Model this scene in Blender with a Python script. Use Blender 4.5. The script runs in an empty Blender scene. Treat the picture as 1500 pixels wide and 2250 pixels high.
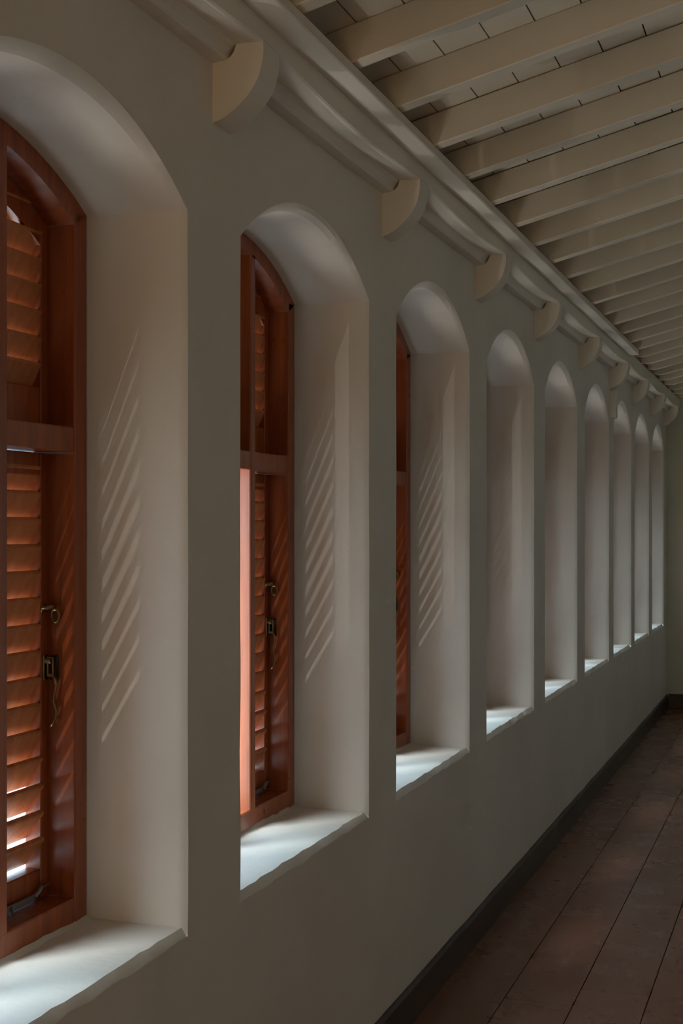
import bpy, bmesh, math, random
from mathutils import Vector, Matrix, noise

random.seed(7)
SC = bpy.context.scene
COL = SC.collection

# ---------------------------------------------------------------- camera
F_PX = 3125.0                      # 50 mm on a 36 mm tall frame, 2250 px tall
EYE = 1.504
D = 1.17                           # camera to window wall
VPX, HOR = 1790.0, 1158.0
cam_d = bpy.data.cameras.new('camera')
cam = bpy.data.objects.new('camera', cam_d)
COL.objects.link(cam)
cam_d.sensor_fit = 'VERTICAL'
cam_d.sensor_height = 36.0
cam_d.lens = F_PX / 2250.0 * 36.0
cam_d.shift_y = (HOR - 1125.0) / 2250.0
cam_d.clip_start = 0.02
cam.location = (0.0, -D, EYE)
THETA = math.atan((VPX - 750.0) / F_PX)
cam.rotation_euler = (math.radians(90), 0, THETA - math.radians(90))
SC.camera = cam

# ---------------------------------------------------------------- sky, sun, daylight from the doorway behind
world = bpy.data.worlds.new('world')
SC.world = world
world.use_nodes = True
nt = world.node_tree
nt.nodes.clear()
wo = nt.nodes.new('ShaderNodeOutputWorld')
bg = nt.nodes.new('ShaderNodeBackground')
bg.inputs['Color'].default_value = (0.53, 0.785, 1.0, 1)          # even, thinly clouded sky
bg.inputs['Strength'].default_value = 2.45
nt.links.new(bg.outputs[0], wo.inputs[0])

sun_d = bpy.data.lights.new('sun', 'SUN')
sun_d.energy = 2.3
sun_d.angle = math.radians(20.0)        # veiled by haze
sun_d.color = (0.82, 0.93, 1.0)
sun = bpy.data.objects.new('sun', sun_d)
COL.objects.link(sun)
SUN_AZ, SUN_EL = math.radians(26), math.radians(57)      # grazing along the window wall from behind the viewer
sun_from = Vector((-math.cos(SUN_EL) * math.cos(SUN_AZ), math.cos(SUN_EL) * math.sin(SUN_AZ), math.sin(SUN_EL)))
sun.rotation_euler = sun_from.to_track_quat('Z', 'Y').to_euler()
sun.location = (4, 6, 12)

door_d = bpy.data.lights.new('doorway_daylight', 'AREA')
door_d.shape = 'RECTANGLE'
door_d.size = 0.85
door_d.size_y = 2.1
door_d.energy = 11.5
door_d.color = (1.0, 0.72, 0.44)
door = bpy.data.objects.new('doorway_daylight', door_d)
COL.objects.link(door)
door.location = (-2.86, -0.80, 1.15)
door.rotation_euler = (math.radians(90), 0, math.radians(-90))

# spots added below each window: far ones streak the jambs, near ones fill arches
for k, gx in enumerate((1.50, 2.70, 3.90, 5.13, 6.33, 7.52, 8.61, 9.69, 10.75)):
    for gy, ty, tz, watt, soft in ((0.90, 0.28, 1.35, 11.0 if k < 3 else 4.0, 0.003), (0.56, 0.08, 2.10, 27.0, 0.16)):
        gd = bpy.data.lights.new('added_glint_spot', 'SPOT')
        gd.energy = watt
        gd.color = (1.0, 0.97, 0.90) if soft < 0.05 else (1.0, 0.99, 0.95)
        gd.shadow_soft_size = soft
        gd.spot_size = math.radians(75)
        gd.spot_blend = 0.6
        g = bpy.data.objects.new('added_glint_spot', gd)
        COL.objects.link(g)
        lx = gx if soft < 0.05 else gx + 0.18
        g.location = (lx, gy, -0.12)
        g.rotation_euler = (Vector((lx, gy, -0.12)) - Vector((gx + 0.75, ty, tz))).to_track_quat('Z', 'Y').to_euler()

SC.view_settings.view_transform = 'Standard'
SC.view_settings.look = 'None'
SC.view_settings.gamma = 1.0
SC.view_settings.use_curve_mapping = False
SC.view_settings.exposure = 1.12

# ---------------------------------------------------------------- helpers
def link(o, parent=None):
    COL.objects.link(o)
    if parent is not None:
        o.parent = parent
    return o

def obj(name, bm, mat, parent=None, smooth=False):
    me = bpy.data.meshes.new(name)
    bmesh.ops.recalc_face_normals(bm, faces=bm.faces[:])
    bm.to_mesh(me)
    bm.free()
    me.materials.append(mat)
    if smooth:
        me.shade_smooth()
    return link(bpy.data.objects.new(name, me), parent)

def from_mesh(name, me, parent=None):
    return link(bpy.data.objects.new(name, me), parent)

def empty(name, loc=(0, 0, 0), parent=None):
    o = bpy.data.objects.new(name, None)
    o.empty_display_size = 0.1
    o.location = loc
    return link(o, parent)

def tag(o, label, cat=None, group=None, kind=None):
    o['label'] = label
    if cat: o['category'] = cat
    if group: o['group'] = group
    if kind: o['kind'] = kind
    return o

def add_box(bm, a, b, bev=0.0, seg=1):
    r = bmesh.ops.create_cube(bm, size=1.0)
    vs = r['verts']
    c = [(a[i] + b[i]) / 2 for i in range(3)]
    s = [abs(b[i] - a[i]) for i in range(3)]
    for v in vs:
        v.co = Vector((c[0] + v.co.x * s[0], c[1] + v.co.y * s[1], c[2] + v.co.z * s[2]))
    if bev > 0:
        es = list({e for v in vs for e in v.link_edges})
        bmesh.ops.bevel(bm, geom=es, offset=bev, segments=seg, affect='EDGES', profile=0.5)

def box(a, b, bev=0.0, seg=1):
    bm = bmesh.new()
    add_box(bm, a, b, bev, seg)
    return bm

def add_prism(bm, pts, axis, a, b):
    """extrude a 2D polygon; axis 'x': pts=(y,z), 'y': pts=(x,z)"""
    def P(u, v, w):
        return (w, u, v) if axis == 'x' else (u, w, v)
    va = [bm.verts.new(P(p[0], p[1], a)) for p in pts]
    vb = [bm.verts.new(P(p[0], p[1], b)) for p in pts]
    n = len(pts)
    bm.faces.new(va)
    bm.faces.new(vb[::-1])
    for i in range(n):
        bm.faces.new((va[i], vb[i], vb[(i + 1) % n], va[(i + 1) % n]))

def add_tube(bm, path, rad, n=8, flat=1.0):
    """round bar along a polyline; rad a number or a list"""
    path = [Vector(p) for p in path]
    rads = rad if isinstance(rad, (list, tuple)) else [rad] * len(path)
    rings = []
    for i, p in enumerate(path):
        t = (path[min(i + 1, len(path) - 1)] - path[max(i - 1, 0)]).normalized()
        up = Vector((0, 1, 0)) if abs(t.y) < 0.9 else Vector((1, 0, 0))
        s = t.cross(up).normalized()
        u = s.cross(t).normalized()
        rings.append([bm.verts.new(p + (s * math.cos(k * 2 * math.pi / n) + u * math.sin(k * 2 * math.pi / n) * flat) * rads[i])
                      for k in range(n)])
    for i in range(len(rings) - 1):
        for k in range(n):
            bm.faces.new((rings[i][k], rings[i][(k + 1) % n], rings[i + 1][(k + 1) % n], rings[i + 1][k]))
    bm.faces.new(rings[0][::-1])
    bm.faces.new(rings[-1])

def add_torus(bm, c, R, r, n=20, m=8, axis='y'):
    rings = []
    for i in range(n):
        a = 2 * math.pi * i / n
        ring = []
        for k in range(m):
            b = 2 * math.pi * k / m
            rr = R + r * math.cos(b)
            ring.append(bm.verts.new((c[0] + rr * math.cos(a), c[1] + r * math.sin(b), c[2] + rr * math.sin(a))
                        if axis == 'y' else
                        (c[0] + r * math.sin(b), c[1] + rr * math.cos(a), c[2] + rr * math.sin(a))))
        rings.append(ring)
    for i in range(n):
        for k in range(m):
            bm.faces.new((rings[i][k], rings[i][(k + 1) % m], rings[(i + 1) % n][(k + 1) % m], rings[(i + 1) % n][k]))

def ns(x, y=0.0, z=0.0):
    return noise.noise(Vector((x, y, z)))

def copy_tree(o, parent=None):
    c = o.copy()
    COL.objects.link(c)
    c.parent = parent
    for ch in o.children:
        copy_tree(ch, c)
    return c

# ---------------------------------------------------------------- materials
def mat_base(name):
    m = bpy.data.materials.new(name)
    m.use_nodes = True
    t = m.node_tree
    b = t.nodes['Principled BSDF']
    geo = t.nodes.new('ShaderNodeNewGeometry')
    return m, t, b, geo.outputs['Position']

def n_noise(t, vec, scale, detail=4.0, rough=0.55, stretch=None):
    n = t.nodes.new('ShaderNodeTexNoise')
    n.inputs['Scale'].default_value = scale
    n.inputs['Detail'].default_value = detail
    n.inputs['Roughness'].default_value = rough
    if stretch:
        mp = t.nodes.new('ShaderNodeMapping')
        mp.inputs['Scale'].default_value = stretch
        t.links.new(vec, mp.inputs['Vector'])
        vec = mp.outputs[0]
    t.links.new(vec, n.inputs['Vector'])
    return n.outputs['Fac']

def n_ramp(t, fac, stops):
    r = t.nodes.new('ShaderNodeValToRGB')
    els = r.color_ramp.elements
    while len(els) < len(stops):
        els.new(0.5)
    for e, (p, c) in zip(els, stops):
        e.position = p
        e.color = (c[0], c[1], c[2], 1) if isinstance(c, (tuple, list)) else (c, c, c, 1)
    t.links.new(fac, r.inputs['Fac'])
    return r.outputs['Color']

def n_bump(t, b, h, strength, dist, prev=None):
    n = t.nodes.new('ShaderNodeBump')
    n.inputs['Strength'].default_value = strength
    n.inputs['Distance'].default_value = dist
    t.links.new(h, n.inputs['Height'])
    if prev is not None:
        t.links.new(prev, n.inputs['Normal'])
    t.links.new(n.outputs[0], b.inputs['Normal'])
    return n.outputs[0]

def n_mix(t, fac, a, b, mode='MIX'):
    m = t.nodes.new('ShaderNodeMix')
    m.data_type = 'RGBA'
    m.blend_type = mode
    for s, v in ((m.inputs['Factor'], fac), (m.inputs['A'], a), (m.inputs['B'], b)):
        if isinstance(v, (int, float)):
            s.default_value = v
        elif isinstance(v, tuple):
            s.default_value = (*v, 1)
        else:
            t.links.new(v, s)
    return m.outputs['Result']

def m_paint(name, c1, c2, rough=0.6, bump=1.0, grain=60):
    m, t, b, pos = mat_base(name)
    big = n_noise(t, pos, 1.6, 5, 0.6)
    col = n_ramp(t, big, [(0.32, c1), (0.68, c2)])
    scr = n_noise(t, pos, 9.0, 6, 0.7, (1, 1, 0.22))
    spots = n_ramp(t, scr, [(0.70, 0.0), (0.78, 0.35)])
    col = n_mix(t, spots, col, tuple(x * 0.82 for x in c1))
    t.links.new(col, b.inputs['Base Color'])
    b.inputs['Roughness'].default_value = rough
    h1 = n_noise(t, pos, 7.0, 3, 0.5)
    n1 = n_bump(t, b, h1, 0.25 * bump, 0.02)
    h2 = n_noise(t, pos, grain, 4, 0.6)
    n_bump(t, b, h2, 0.18 * bump, 0.004, n1)
    return m

def m_wood(name, dark, light, rough=0.33):
    m, t, b, pos = mat_base(name)
    g = n_noise(t, pos, 14.0, 6, 0.65, (3.0, 3.0, 0.16))
    col = n_ramp(t, g, [(0.30, dark), (0.72, light)])
    t.links.new(col, b.inputs['Base Color'])
    r = n_noise(t, pos, 18, 3, 0.6)
    rr = n_ramp(t, r, [(0.3, rough * 0.8), (0.7, rough * 1.4)])
    t.links.new(rr, b.inputs['Roughness'])
    b.inputs['Coat Weight'].default_value = 0.25
    b.inputs['Coat Roughness'].default_value = 0.2
    n_bump(t, b, g, 0.10, 0.003)
    return m

M_WALL = m_paint('cream_plaster', (0.672, 0.615, 0.525), (0.752, 0.696, 0.605), 0.55)
M_CEIL = m_paint('cream_ceiling_paint', (0.62, 0.54, 0.42), (0.70, 0.615, 0.48), 0.5, 0.7, 90)
M_TRIM = m_paint('cream_trim_paint', (0.68, 0.62, 0.52), (0.75, 0.69, 0.58), 0.5, 0.7, 90)
M_FAR = m_paint('greenish_plaster', (0.58, 0.57, 0.46), (0.66, 0.64, 0.52), 0.6)
M_WOOD = m_wood('redbrown_varnished_wood', (0.22, 0.045, 0.011), (0.46, 0.105, 0.024))
M_SLAT = m_wood('slat_wood_lit_tone', (0.46, 0.15, 0.052), (0.72, 0.29, 0.115), 0.38)  # slat colour raised to hold the glow that light gives the blades

def m_floor():
    m, t, b, pos = mat_base('oxide_red_polished_floor')
    info = t.nodes.new('ShaderNodeObjectInfo')
    base = n_ramp(t, info.outputs['Random'], [(0.0, (0.21, 0.078, 0.042)), (1.0, (0.27, 0.10, 0.055))])
    st = n_noise(t, pos, 3.0, 3, 0.5, (0.22, 1.0, 1.0))
    col = n_mix(t, n_ramp(t, st, [(0.35, 0.0), (0.80, 0.6)]), base, (0.34, 0.23, 0.17))
    dk = n_noise(t, pos, 1.4, 3, 0.5, (0.4, 1.0, 1.0))
    col = n_mix(t, n_ramp(t, dk, [(0.25, 0.6), (0.65, 0.0)]), col, (0.13, 0.055, 0.032))
    sc = n_noise(t, pos, 26.0, 5, 0.7)
    col = n_mix(t, n_ramp(t, sc, [(0.55, 0.0), (0.80, 0.12)]), col, (0.10, 0.05, 0.03))
    t.links.new(col, b.inputs['Base Color'])
    rn = n_noise(t, pos, 5.0, 5, 0.6)
    t.links.new(n_ramp(t, rn, [(0.3, 0.22), (0.7, 0.36)]), b.inputs['Roughness'])
    n_bump(t, b, n_noise(t, pos, 30, 4, 0.6), 0.10, 0.003)
    return m
M_FLOOR = m_floor()

def m_skirt():
    m, t, b, pos = mat_base('worn_dark_skirting_paint')
    w = n_noise(t, pos, 4.0, 6, 0.7, (0.5, 1, 1.6))
    col = n_ramp(t, w, [(0.40, (0.030, 0.016, 0.010)), (0.62, (0.060, 0.034, 0.022)), (0.74, (0.20, 0.14, 0.10))])
    t.links.new(col, b.inputs['Base Color'])
    b.inputs['Roughness'].default_value = 0.4
    n_bump(t, b, w, 0.3, 0.006)
    return m
M_SKIRT = m_skirt()

def m_plain(name, col, rough=0.6, metal=0.0):
    m, t, b, pos = mat_base(name)
    v = n_noise(t, pos, 40, 3, 0.6)
    c = n_ramp(t, v, [(0.3, tuple(x * 0.8 for x in col)), (0.7, col)])
    t.links.new(c, b.inputs['Base Color'])
    b.inputs['Roughness'].default_value = rough
    b.inputs['Metallic'].default_value = metal
    return m
M_BRASS = m_plain('aged_brass', (0.34, 0.25, 0.12), 0.35, 1.0)
M_IRON = m_plain('grey_iron', (0.30, 0.30, 0.30), 0.4, 0.8)
M_KEEP = m_plain('blackened_brass', (0.06, 0.045, 0.03), 0.5, 0.7)
M_GROUND = m_plain('pale_paving', (0.78, 0.76, 0.70), 0.8)
M_ROOF = m_plain('roof_deck', (0.20, 0.13, 0.09), 0.8)
M_DARK = m_plain('dark_joint', (0.03, 0.022, 0.018), 0.9)

# ---------------------------------------------------------------- layout (x along the corridor, y towards the garden)
XB, XE = -2.8, 12.06                # back and far end
YR = -2.9                           # right wall
WT = 0.33                           # wall thickness
SILL = 0.718
SPRING = 2.127
RISE = 0.160
RISES = [0.124, 0.124, 0.134, 0.145, 0.155, 0.158, 0.160, 0.160, 0.160, 0.160]
WIN = [(0.437, 1.352), (1.634, 2.549), (2.838, 3.748), (4.036, 4.954), (5.252, 6.181), (6.466, 7.375),
       (7.652, 8.573), (8.796, 9.661), (9.868, 10.737), (10.970, 11.805)]
NTH = ['unseen', 'first', 'second', 'third', 'fourth', 'fifth', 'sixth', 'seventh', 'eighth', 'ninth']
G = 0.214                           # reveal depth down to the wooden frame

def outline(w, xl, xr, dj=0.0, da=0.0, ds=0.0, seed=0.0, amp=0.0, nj=22, na=28):
    """jamb up, arch, jamb down (open polyline, bottom left to bottom right)"""
    xc, hw = (xl + xr) / 2, (xr - xl) / 2 + dj
    rise = RISES[w] + da - dj * 0.4
    zs = SPRING + dj * 0.15
    R = (hw * hw + rise * rise) / (2 * rise)
    cz = zs + rise - R
    phi = math.asin(min(1, hw / R))
    pts = []
    z0 = SILL - ds
    for i in range(nj):
        pts.append((xc - hw, z0 + (zs - z0) * i / nj))
    for i in range(na + 1):
        a = -phi + 2 * phi * i / na
        pts.append((xc + R * math.sin(a), cz + R * math.cos(a)))
    for i in range(nj - 1, -1, -1):
        pts.append((xc + hw, z0 + (zs - z0) * i / nj))
    if amp:
        pts = [(x + amp * ns(x * 2 + seed, z * 5, seed), z + amp * ns(z * 5, x * 2, seed + 5) * (1 if 0 < k < len(pts) - 1 else 0))
               for k, (x, z) in enumerate(pts)]
    return pts

NS = 26                             # points along a sill
def sill_line(xl, xr, z, seed, amp, y, yamp=0.0):
    return [(xl + (xr - xl) * i / NS,
             y + yamp * ns(i * 0.55, seed, 3.1),
             z + amp * (ns(i * 0.5, seed, 1.7) + 0.6 * ns(i * 1.3, seed, 9.2)) * (0 if i in (0, NS) else 1)) for i in range(NS + 1)]

# ---------------------------------------------------------------- window wall
def build_wall():
    bm = bmesh.new()
    x0, x1, z0, z1 = XB, XE + 0.15, -0.30, 2.66
    reveals = []
    for ysurf, front in ((0.0, True), (WT, False)):
        loops = []
        o = [bm.verts.new((x, ysurf, z)) for x, z in ((x0, z0), (x1, z0), (x1, z1), (x0, z1))]
        edges = [bm.edges.new((o[i], o[(i + 1) % 4])) for i in range(4)]
        for w, (xl, xr) in enumerate(WIN):
            if front:
                pl = outline(w, xl, xr, 0.010, 0.026, 0.020, w * 3.3, 0.004)
                sl = sill_line(pl[0][0], pl[-1][0], SILL - 0.020, w, 0.006, 0)
                sl = [(x, z) for x, _, z in sl]
                sl[0], sl[-1] = pl[0], pl[-1]
            else:
                pl = outline(w, xl, xr, -0.004, 0, 0)
                sl = [(pl[0][0] + (pl[-1][0] - pl[0][0]) * i / NS, SILL) for i in range(NS + 1)]
            ring = pl + sl[-2:0:-1]
            vs = [bm.verts.new((x, ysurf, z)) for x, z in ring]
            edges += [bm.edges.new((vs[i], vs[(i + 1) % len(vs)])) for i in range(len(vs))]
            if front:
                reveals.append((pl, sl))
        bmesh.ops.triangle_fill(bm, edges=edges, use_beauty=True, use_dissolve=False)
    for f in bm.faces:
        f.normal_update()
    for f in bm.faces:
        want = -1 if f.calc_center_median().y < WT / 2 else 1
        if f.normal.y * want < 0:
            f.normal_flip()
    # top cap
    me = bpy.data.meshes.new('wall_left')
    bm.to_mesh(me)
    bm.free()
    me.materials.append(M_WALL)
    wall = from_mesh('wall_left', me)
    tag(wall, 'long cream plastered wall pierced by a row of arched windows', kind='structure')
    for w, (xl, xr) in enumerate(WIN):
        pl, sl = reveals[w]
        # jambs and arch
        rings = [[(x, 0.0, z) for x, z in pl],
                 [(x, 0.006 + 0.003 * ns(x * 3, z * 6, w), z) for x, z in outline(w, xl, xr, 0.006, 0.014, 0.010, w * 3.3, 0.003)],
                 [(x, 0.018, z) for x, z in outline(w, xl, xr, 0.0, 0.003, 0.002, w * 3.3, 0.002)],
                 [(x, 0.10, z) for x, z in outline(w, xl, xr, 0, 0, 0, w * 3.3 + 40, 0.002)],
                 [(x, G - 0.040, z) for x, z in outline(w, xl, xr)],
                 [(x, G - 0.032, z) for x, z in outline(w, xl, xr, -0.003, -0.003)],
                 [(x, G, z) for x, z in outline(w, xl, xr, -0.004, -0.004)],
                 [(x, WT, z) for x, z in outline(w, xl, xr, -0.004, -0.004)]]
        bm = bmesh.new()
        vr = [[bm.verts.new(p) for p in r] for r in rings]
        for a, b in zip(vr[:-1], vr[1:]):
            for i in range(len(a) - 1):
                bm.faces.new((a[i], a[i + 1], b[i + 1], b[i]))
        r = obj('window_reveal', bm, M_WALL, wall, True)
        r.data.set_sharp_from_angle(angle=math.radians(30))
        # sill
        e0, e1 = xl - 0.004, xr + 0.004
        ls = [[(x, 0.0, z) for x, z in sl],
              sill_line(xl - 0.007, xr + 0.007, SILL - 0.0185, w, 0.006, 0.0005, 0.0),
              sill_line(e0, e1, SILL - 0.0015, w + 20, 0.0025, 0.012, 0.007),
              sill_line(e0, e1, SILL + 0.001, w + 20, 0.002, 0.028, 0.006),
              sill_line(e0, e1, SILL, w + 31, 0.002, 0.08),
              sill_line(e0, e1, SILL + 0.001, w + 41, 0.003, 0.15),
              sill_line(e0, e1, SILL + 0.004, w + 51, 0.004, G - 0.01),
              sill_line(e0, e1, SILL + 0.012, w + 61, 0.010, G + 0.006),
              sill_line(e0, e1, SILL, w, 0, WT + 0.03)]
        bm = bmesh.new()
        vr = [[bm.verts.new(p) for p in r] for r in ls]
        for a, b in zip(vr[:-1], vr[1:]):
            for i in range(NS):
                bm.faces.new((a[i], a[i + 1], b[i + 1], b[i]))
        s = obj('sill', bm, M_WALL, wall, True)
        s.data.set_sharp_from_angle(angle=math.radians(22))
        s['label'] = 'pale worn plaster window sill'
    return wall
wall_left = build_wall()

def struct_box(name, a, b, mat, label, bev=0.0):
    return tag(obj(name, box(a, b, bev), mat), label, kind='structure')

struct_box('wall_far', (XE, YR, -0.1), (XE + 0.2, 0.0, 3.6), M_FAR, 'dim greenish end wall closing the corridor')
struct_box('wall_right', (XB - 0.2, YR - 0.2, -0.1), (XE + 0.2, YR, 3.6), M_WALL, 'plain cream wall on the right of the corridor')
def back_wall():
    bm = bmesh.new()
    y0, y1 = -1.25, -0.35
    add_box(bm, (XB - 0.2, YR, -0.1), (XB, y0, 3.6))
    add_box(bm, (XB - 0.2, y1, -0.1), (XB, WT, 3.6))
    add_box(bm, (XB - 0.2, y0, 2.2), (XB, y1, 3.6))
    add_box(bm, (XB - 0.5, y0 - 0.3, -0.1), (XB - 0.2, y1 + 0.3, 2.5))  # unseen panel added behind the doorway to shut out sky light
    tag(obj('wall_back', bm, M_WALL), 'cream wall with a doorway behind the viewer', kind='structure')
back_wall()

# ---------------------------------------------------------------- floor of long slabs in rows
def build_floor():
    fl = tag(obj('floor', box((XB - 0.2, YR - 0.2, -0.12), (XE + 0.2, 0.02, -0.012)), M_DARK),
             'dark oxide red polished floor laid in long slabs', kind='structure')
    rows = [0.0, 0.228, 0.447]
    while rows[-1] < 2.9:
        rows.append(rows[-1] + 0.22)
    L = 1.85
    for r in range(len(rows) - 1):
        ya, yb = -rows[r] - 0.0015, -rows[r + 1] + 0.0015
        me = None
        x = XB - random.random() * L
        while x < XE:
            if me is None:
                bm = box((0, yb, -0.013), (L - 0.0012, ya, 0.0), 0.0012)
                me = bpy.data.meshes.new('slab')
                bm.to_mesh(me); bm.free()
                me.materials.append(M_FLOOR)
            o = from_mesh('slab', me, fl)
            o.location = (x, 0, random.uniform(-0.0004, 0.0003))
            x += L
    return fl
build_floor()

def skirting():
    bm = bmesh.new()
    n = 150
    rings = []
    for i in range(n + 1):
        x = XB + (XE - XB) * i / n
        t = 0.112 + 0.004 * ns(x * 3.1) + 0.003 * ns(x * 11)
        w = 0.012 + 0.002 * ns(x * 2.3, 4)
        rings.append([bm.verts.new((x, y, z)) for y, z in ((0.0, 0.0), (-w - 0.003, 0.0), (-w - 0.002, 0.02), (-w, t - 0.012), (-w * 0.55, t), (0.002, t + 0.002))])
    for a, b in zip(rings[:-1], rings[1:]):
        for k in range(5):
            bm.faces.new((a[k], b[k], b[k + 1], a[k + 1]))
    tag(obj('baseboard_left', bm, M_SKIRT, None, False), 'worn dark brown skirting along the window wall', kind='structure')
skirting()
struct_box('baseboard_far', (XE - 0.014, YR, 0.0), (XE, -0.016, 0.12), M_SKIRT, 'dark skirting across the end wall', 0.004)

# ---------------------------------------------------------------- eaves timbers, cove, corbels
ZB, ZC = 2.530, 2.558               # underside and top of the projecting eaves beam
CORB = [0.28, 1.48, 2.68, 3.881, 5.06, 6.20, 7.42, 8.60, 9.68, 10.78, 11.84]
CT = 0.09                           # corbel thickness
X_JOIN = 8.62

struct_box('trim_1', (XB, -0.175, ZB), (X_JOIN, -0.1, ZC), M_TRIM, 'projecting cream eaves beam carrying the rafter feet', 0.003)

def spans():
    e = [XB] + [c + CT / 2 for c in CORB] + [XE]
    return list(zip(e[:-1], e[1:]))

def build_fascia():
    root = tag(empty('trim_2', (0, 0, 0)), 'cream fascia board resting on the corbels', kind='structure')
    for a, b in spans():
        bm = bmesh.new()
        n = 18
        rings = []
        for i in range(n + 1):
            s = i / n
            x = a + (b - a) * s
            sg = 0.020 * math.sin(math.pi * s) ** 1.2 * min(1, (b - a) / 1.0)
            z0 = 2.4885
            rings.append([bm.verts.new((x, -p, z)) for p, z in
                          ((0.0, ZC), (0.0, z0 + 0.002), (0.051, z0 - sg * 0.45), (0.075, z0 - sg * 0.75),
                           (0.106, z0 - sg), (0.110, z0 - sg + 0.004), (0.110, ZC))])
        for p, q in zip(rings[:-1], rings[1:]):
            for k in range(6):
                bm.faces.new((p[k], q[k], q[k + 1], p[k + 1]))
            bm.faces.new((p[6], q[6], q[0], p[0]))
        bm.faces.new(rings[0]); bm.faces.new(rings[-1][::-1])
        o = obj('fascia_board', bm, M_TRIM, root)
build_fascia()

def build_cove():
    root = tag(empty('trim_3', (0, 0, 0)), 'small plaster cove moulding between the corbels', kind='structure')
    for a, b in spans():
        bm = bmesh.new()
        n = 14
        rings = []
        for i in range(n + 1):
            s = i / n
            x = a + (b - a) * s
            dz = -0.004 * math.sin(math.pi * s) + 0.0015 * ns(x * 5)
            prof = [(0.0, 2.4545), (0.030, 2.4575), (0.0335, 2.462), (0.036, 2.471), (0.041, 2.480), (0.048, 2.486), (0.053, 2.490), (0.0, 2.492)]
            rings.append([bm.verts.new((x, -p, z + dz)) for p, z in prof])
        for p, q in zip(rings[:-1], rings[1:]):
            for k in range(len(prof) - 1):
                bm.faces.new((p[k], q[k], q[k + 1], p[k + 1]))
        obj('cove_moulding', bm, M_WALL, root)
build_cove()

def corbel_mesh():
    # side profile (projection, height) read off the nearest corbel
    prof = [(0.0, 2.331), (0.026, 2.341), (0.052, 2.358), (0.078, 2.382), (0.0965, 2.408), (0.1055, 2.431), (0.1115, 2.462), (0.1105, 2.4885),
            (0.053, 2.4885), (0.0465, 2.472), (0.038, 2.462), (0.030, 2.4585), (0.0, 2.456)]
    fine = [prof[0]]
    for i in range(7):              # smooth the round of the corbel
        p0, p1, p2, p3 = (prof[max(i - 1, 0)], prof[i], prof[i + 1], prof[min(i + 2, 7)])
        for k in range(1, 6):
            t = k / 5
            fine.append(tuple(0.5 * (2 * p1[a] + (p2[a] - p0[a]) * t + (2 * p0[a] - 5 * p1[a] + 4 * p2[a] - p3[a]) * t * t
                              + (3 * p1[a] - p0[a] - 3 * p2[a] + p3[a]) * t ** 3) for a in (0, 1)))
    prof = fine + prof[8:]
    pts = [(-p, z) for p, z in prof]
    pts[0] = (0.01, pts[0][1]); pts[-1] = (0.01, pts[-1][1])
    bm = bmesh.new()
    add_prism(bm, pts, 'x', 0, CT)
    es = [e for e in bm.edges if abs(e.verts[0].co.x - e.verts[1].co.x) < 1e-6 and
          all(v.co.y < -0.02 for v in e.verts)]
    bmesh.ops.recalc_face_normals(bm, faces=bm.faces[:])
    me = bpy.data.meshes.new('corbel')
    for v in bm.verts:
        v.co.x += 0.0008 * ns(v.co.y * 40, v.co.z * 40, v.co.x * 9)
    bm.to_mesh(me); bm.free()
    me.materials.append(M_TRIM)
    me.shade_smooth()
    me.set_sharp_from_angle(angle=math.radians(35))
    return me
CM = corbel_mesh()
CL = ['cream corbel under the eaves, two piers before the first full arch', 'cream corbel over the pier beside the cropped nearest arch',
      'largest cream quarter-round corbel, over the pier between first and second arches',
      'cream quarter-round corbel over the pier between second and third arches',
      'cream corbel over the pier between third and fourth arches',
      'cream corbel over the pier between fourth and fifth arches',
      'cream corbel over the pier between fifth and sixth arches',
      'cream corbel above the short pilaster between sixth and seventh arches',
      'dim corbel over the pier between seventh and eighth arches',
      'dim corbel over the pier between eighth and ninth arches',
      'last dim corbel in the corner against the end wall']
for x, l in zip(CORB, CL):
    o = from_mesh('corbel', CM)
    o.location = (x, 0, 0)
    tag(o, l, 'corbel', 'corbels under the eaves')

o = obj('pilaster', box((8.615, -0.038, 2.16), (8.685, 0.01, 2.325), 0.004), M_WALL)
tag(o, 'short plaster pilaster strip hanging between sixth and seventh arches', 'pilaster')

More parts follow.
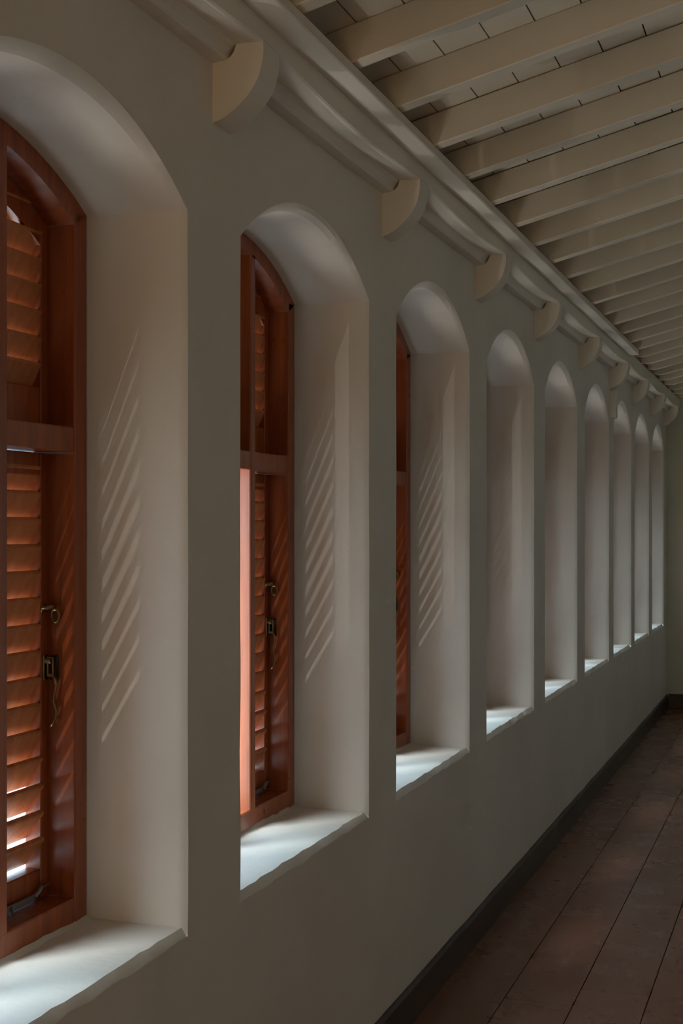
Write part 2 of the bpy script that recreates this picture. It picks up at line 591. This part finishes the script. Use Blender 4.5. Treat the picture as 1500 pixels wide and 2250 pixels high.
# ---------------------------------------------------------------- ceiling: rafters and planks of a lean-to roof
SL = 0.262
RD = 0.088                          # rafter depth
def zr(p):                          # rafter underside at projection p
    return ZC + SL * (p - 0.175)
def build_ceiling():
    root = tag(empty('ceiling', (0, 0, 2.6)), 'sloping cream painted ceiling of rafters and planks', kind='structure')
    inv = Matrix.Translation((0, 0, -2.6))
    bm = bmesh.new()
    p0, p1 = 0.112, 2.95
    add_prism(bm, [(-p0, zr(p0) + 0.016), (-0.176, ZC), (-p1, zr(p1)), (-p1, zr(p1) + RD), (-p0, zr(p0) + RD)], 'x', -0.05, 0.0)
    bmesh.ops.recalc_face_normals(bm, faces=bm.faces[:])
    es = [e for e in bm.edges if abs(e.verts[0].co.x - e.verts[1].co.x) < 1e-6 and (e.verts[0].co - e.verts[1].co).length > 1.0]
    bmesh.ops.bevel(bm, geom=es, offset=0.003, segments=1, affect='EDGES')
    me = bpy.data.meshes.new('rafter')
    bm.transform(inv)
    bm.to_mesh(me); bm.free()
    me.materials.append(M_CEIL)
    x = 2.752 - 0.3655 * 14
    while x < XE + 0.02:
        o = from_mesh('rafter', me, root)
        o.location = (x + random.uniform(-0.004, 0.004), 0, random.uniform(-0.002, 0.002))
        x += 0.3655
    # planks run along the corridor
    ang = math.atan(SL)
    w = 0.117
    k = 0
    s = -0.16
    ca, sa = math.cos(ang), math.sin(ang)
    while s < 3.0:
        a, b = s, s + w - 0.0035
        th = 0.018
        base = zr(0) + RD
        def pt(ss, h):
            return (-(ss * ca - h * sa), base + ss * sa + h * ca)
        bm = bmesh.new()
        dz = random.uniform(0.0, 0.002)
        add_prism(bm, [pt(a, dz), pt(b, dz), pt(b, th), pt(a, th)], 'x', XB, XE + 0.02)
        bm.transform(inv)
        obj('plank', bm, M_CEIL, root)
        s += w
        k += 1
    # deck and eaves overhang above the planks
    bm = bmesh.new()
    e0, e1 = -0.40, 3.1
    b0 = zr(0) + RD + 0.03
    add_prism(bm, [(-e0, b0 + SL * e0), (-e1, b0 + SL * e1), (-e1, b0 + SL * e1 + 0.06), (-e0, b0 + SL * e0 + 0.06)], 'x', XB - 0.4, XE + 0.4)
    tag(obj('roof', bm, M_ROOF), 'sloping roof deck over the corridor and its eaves', kind='structure')
build_ceiling()

# ---------------------------------------------------------------- timber windows
FW, MW, FD = 0.048, 0.035, 0.095    # frame face, mullion, depth
LY, LT = 0.060, 0.036               # leaf set back, leaf thickness
TZ0, TZ1 = 1.652 - SILL, 1.701 - SILL
SPL = SPRING - SILL
PITCH, CH, ST = 0.052, 0.068, 0.012

def arc_z(x, hw, rise):             # height above springing line
    R = (hw * hw + rise * rise) / (2 * rise)
    v = R * R - x * x
    return rise - R + math.sqrt(max(v, 0))

def slat_bm(x0, x1, z, SA):
    """one louvre blade: inner edge high, outer edge low; y measured from leaf front"""
    bm = bmesh.new()
    dy, dz = math.cos(SA), -math.sin(SA)
    ny, nz = math.sin(SA), math.cos(SA)
    cy = LT / 2 + 0.001
    pr = []
    for s, h in ((-CH / 2 + 0.003, -ST / 2), (-CH / 2, -ST / 2 + 0.002), (-CH / 2, ST / 2 - 0.002), (-CH / 2 + 0.003, ST / 2),
                 (CH / 2 - 0.002, ST / 2), (CH / 2, 0), (CH / 2 - 0.002, -ST / 2)):
        pr.append((cy + s * dy + h * ny, z + s * dz + h * nz))
    add_prism(bm, pr, 'x', x0, x1)
    return bm

def make_window(width, name, detail, wrise):
    W = width - 0.010
    hw = W / 2
    bay = (W - 2 * FW - 2 * MW) / 3
    root = empty(name)
    rise = wrise - 0.004
    hin, rin = hw - FW, rise - 0.016
    # frame posts
    for s in (-1, 1):
        obj('frame_post', box((s * hw, 0, 0), (s * (hw - FW), FD, SPL - 0.0), 0.003), M_WOOD, root)
    obj('bottom_rail', box((-hw + FW, 0.001, 0.0), (hw - FW, FD, 0.054), 0.003), M_WOOD, root)
    obj('transom', box((-hw + FW, 0.002, TZ0), (hw - FW, FD, TZ1), 0.004, 2), M_WOOD, root)
    # arched head
    bm = bmesh.new()
    n = 24
    ro, ri = [], []
    for i in range(n + 1):
        x = -hw + 2 * hw * i / n
        ro.append((x, SPL + arc_z(x, hw, rise)))
        xi = -hin + 2 * hin * i / n
        ri.append((xi, SPL - 0.026 + arc_z(xi, hin, rise - 0.012)))
    va = []
    for y in (0.0, FD):
        va.append(([bm.verts.new((x, y, z)) for x, z in ro], [bm.verts.new((x, y, z)) for x, z in ri]))
    for i in range(n):
        (o0, i0), (o1, i1) = va
        bm.faces.new((o0[i], o0[i + 1], i0[i + 1], i0[i]))
        bm.faces.new((o1[i], i1[i], i1[i + 1], o1[i + 1]))
        bm.faces.new((o0[i], o1[i], o1[i + 1], o0[i + 1]))
        bm.faces.new((i0[i], i0[i + 1], i1[i + 1], i1[i]))
    for k in (0, n):
        (o0, i0), (o1, i1) = va
        bm.faces.new((o0[k], i0[k], i1[k], o1[k]))
    obj('arched_head', bm, M_WOOD, root)
    def head(x):                    # underside of the head at x
        return SPL - 0.026 + arc_z(x, hin, rise - 0.012)
    for s in (-1, 1):
        xm = s * (bay / 2 + MW / 2)
        obj('mullion', box((xm - MW / 2, 0.0, 0.05), (xm + MW / 2, LY, head(xm) + 0.008), 0.004, 2), M_WOOD, root)
    SW = 0.027
    z0, z1 = 0.056, TZ0 - 0.002
    def leaf(i, lower):
        el = 0.0165 if i > 0 else -0.0015       # stiles lap behind the mullions
        er = 0.0165 if i < 2 else -0.0015
        x0 = -hin + i * (bay + MW) - el
        x1 = -hin + i * (bay + MW) + bay + er
        SL_, SR_ = SW + max(el, 0), SW + max(er, 0)
        lf = empty('louvred_leaf', (x0, LY, 0), root)
        w = x1 - x0
        if lower:
            za, zb = z0, z1
            rails = ((za, za + 0.058), (zb - 0.045, zb))
            tops = lambda x: zb
        else:
            za = TZ1 + 0.002
            tops = lambda x: head(x0 + x) - 0.002
            rails = ((za, za + 0.075),)
        for a, b in ((0, SL_), (w - SR_, w)):
            top = min(tops(a), tops(b))
            obj('stile', box((a, 0, za), (b, LT, top), 0.002), M_WOOD, lf)
        for a, b in rails:
            obj('rail', box((SL_, 0.002, a), (w - SR_, LT - 0.002, b), 0.002), M_WOOD, lf)
        if not lower:
            bm = bmesh.new()
            m = 10
            pts = [(w * k / m, tops(w * k / m)) for k in range(m + 1)] + [(w * k / m, tops(w * k / m) - 0.056) for k in range(m, -1, -1)]
            add_prism(bm, pts, 'y', 0.001, LT - 0.001)
            obj('arched_rail', bm, M_WOOD, lf)
        # louvre blades
        zl = (rails[1][0] - 0.010 - 14 * PITCH) if lower else rails[0][1] + 0.018
        joined = None if detail else bmesh.new()
        kk = 0
        while True:
            if lower:
                if zl > rails[1][0]: break
                xa, xb = SL_ - 0.004, w - SR_ + 0.004
            else:
                ztop = zl
                xs = [SL_ - 0.004 + (w - SL_ - SR_ + 0.008) * k / 40 for k in range(41)]
                ok = [x for x in xs if tops(x) - 0.022 > ztop]
                if len(ok) < 6: break
                xa, xb = ok[0], ok[-1]
            b = slat_bm(xa, xb, zl, math.radians((51, 52, 54, 58)[kk] if lower and kk < 4 else 64 + random.uniform(-1.2, 1.2)))
            kk += 1
            if detail:
                obj('slat', b, M_SLAT, lf)
            else:
                tmp = bpy.data.meshes.new('tmp'); b.to_mesh(tmp); b.free()
                joined.from_mesh(tmp); bpy.data.meshes.remove(tmp)
            zl += PITCH
        if joined is not None:
            o = obj('louvre_blades', joined, M_SLAT, lf)
            o['kind'] = 'stuff'
        return lf, w
    for i in range(3):
        leaf(i, False)
    for i in (2,):                  # the lower left and middle shutters have been taken out
        lf, w = leaf(i, True)
        if i == 2 and detail:
            fittings(root, lf, w)
    return root

def fittings(root, lf, w):
    x = w - 0.012
    # ring pull on the stile
    bm = bmesh.new()
    zc = 1.345 - SILL
    add_tube(bm, [(x - 0.012, 0.001, zc), (x - 0.004, -0.010, zc + 0.001), (x + 0.004, -0.017, zc + 0.002)], [0.006, 0.0055, 0.0065], 8)
    add_box(bm, (x - 0.016, -0.003, zc - 0.009), (x + 0.002, 0.0005, zc + 0.009), 0.001)
    a = obj('ring_pull', bm, M_BRASS, lf, True)
    a['label'] = 'aged brass ring pull'
    bm = bmesh.new()
    add_torus(bm, (x + 0.006, -0.020, zc - 0.016), 0.0085, 0.0026, 20, 8, 'x')
    for v in bm.verts:
        v.co.z = zc - 0.016 + (v.co.z - zc + 0.016) * 1.5
    obj('ring', bm, M_BRASS, lf, True)
    # casement fastener with a curled tail
    zc = 1.222 - SILL
    bm = bmesh.new()
    add_box(bm, (x - 0.010, -0.004, zc - 0.020), (x + 0.008, 0.0005, zc + 0.030), 0.001)
    add_tube(bm, [(x - 0.004, 0.0, zc + 0.018), (x - 0.003, -0.016, zc + 0.018)], 0.0055, 10)
    # slotted link
    for dy in (-0.006, -0.0175):
        add_box(bm, (x - 0.004, dy - 0.0035, zc - 0.010), (x + 0.001, dy, zc + 0.024), 0.0008)
    for dz in (-0.013, 0.020):
        add_box(bm, (x - 0.004, -0.021, zc + dz), (x + 0.001, -0.006, zc + dz + 0.006), 0.0008)
    f = obj('casement_fastener', bm, M_BRASS, lf)
    f['label'] = 'brass casement fastener with curled tail'
    bm = bmesh.new()
    path = [(0.004, -0.012), (0.009, -0.020), (0.0105, -0.030), (0.009, -0.042), (0.006, -0.053), (0.0055, -0.062), (0.008, -0.072),
            (0.011, -0.082), (0.010, -0.094), (0.005, -0.105), (0.001, -0.112)]
    add_tube(bm, [(x + 0.2 * a, -0.012 - a * 1.15, zc + b) for a, b in path],
             [0.0035, 0.0032, 0.0028, 0.0025, 0.0024, 0.0024, 0.0025, 0.0026, 0.0027, 0.003, 0.0034], 8)
    obj('fastener_tail', bm, M_BRASS, lf, True)
    # keeper plate on the frame
    hx = lf.location.x + w + 0.0015
    bm = bmesh.new()
    add_box(bm, (hx - 0.002, 0.036, zc - 0.022), (hx, 0.056, zc + 0.028), 0.001)
    k = obj('keeper_plate', bm, M_KEEP, root)
    k['label'] = 'dark metal keeper plate'
    # casement stay lying along the bottom rail
    bm = bmesh.new()
    zc = 0.068
    add_box(bm, (0.004, -0.010, zc - 0.006), (w - 0.062, -0.006, zc + 0.006), 0.0008)
    add_tube(bm, [(w - 0.066, -0.008, zc), (w - 0.052, -0.009, zc + 0.006), (w - 0.042, -0.010, zc + 0.014), (w - 0.018, -0.010, zc + 0.015)],
             [0.005, 0.0045, 0.004, 0.0035], 8)
    add_tube(bm, [(w * 0.42, -0.012, zc - 0.014), (w * 0.42, -0.012, zc + 0.004)], 0.003, 8)
    s = obj('casement_stay', bm, M_IRON, lf)
    s['label'] = 'grey iron casement stay'

PLACE = ['just before the cropped nearest arch, outside the picture', 'nearest arch, cropped by the left edge of the picture',
         'second arch, with ring pull and curled fastener in full view', 'third arch, a narrow red strip beside the pier',
         'fourth arch, hidden deep in its reveal', 'fifth arch, hidden deep in its reveal', 'sixth arch, hidden deep in its reveal',
         'seventh arch, beyond the short pilaster', 'eighth arch, one before the last', 'ninth arch, last before the end wall']
protos = {}
for i, (xl, xr) in enumerate(WIN):
    detail = i <= 3
    wd = 0.915 if i <= 6 else 0.865
    key = (wd, detail, RISES[i])
    if key not in protos:
        r = make_window(wd, 'window_%d' % i, detail, RISES[i])
        protos[key] = r
    else:
        r = copy_tree(protos[key])
        r.name = 'window_%d' % i
    r.location = ((xl + xr) / 2, G, SILL)
    r.scale.x = (xr - xl) / wd
    tag(r, 'red-brown louvred timber window in the ' + PLACE[i], kind='structure')

# ---------------------------------------------------------------- outside
tag(obj('ground', box((-30, WT, -0.35), (45, 60, -0.15)), M_GROUND), 'pale sunlit paving outside the windows', kind='structure')
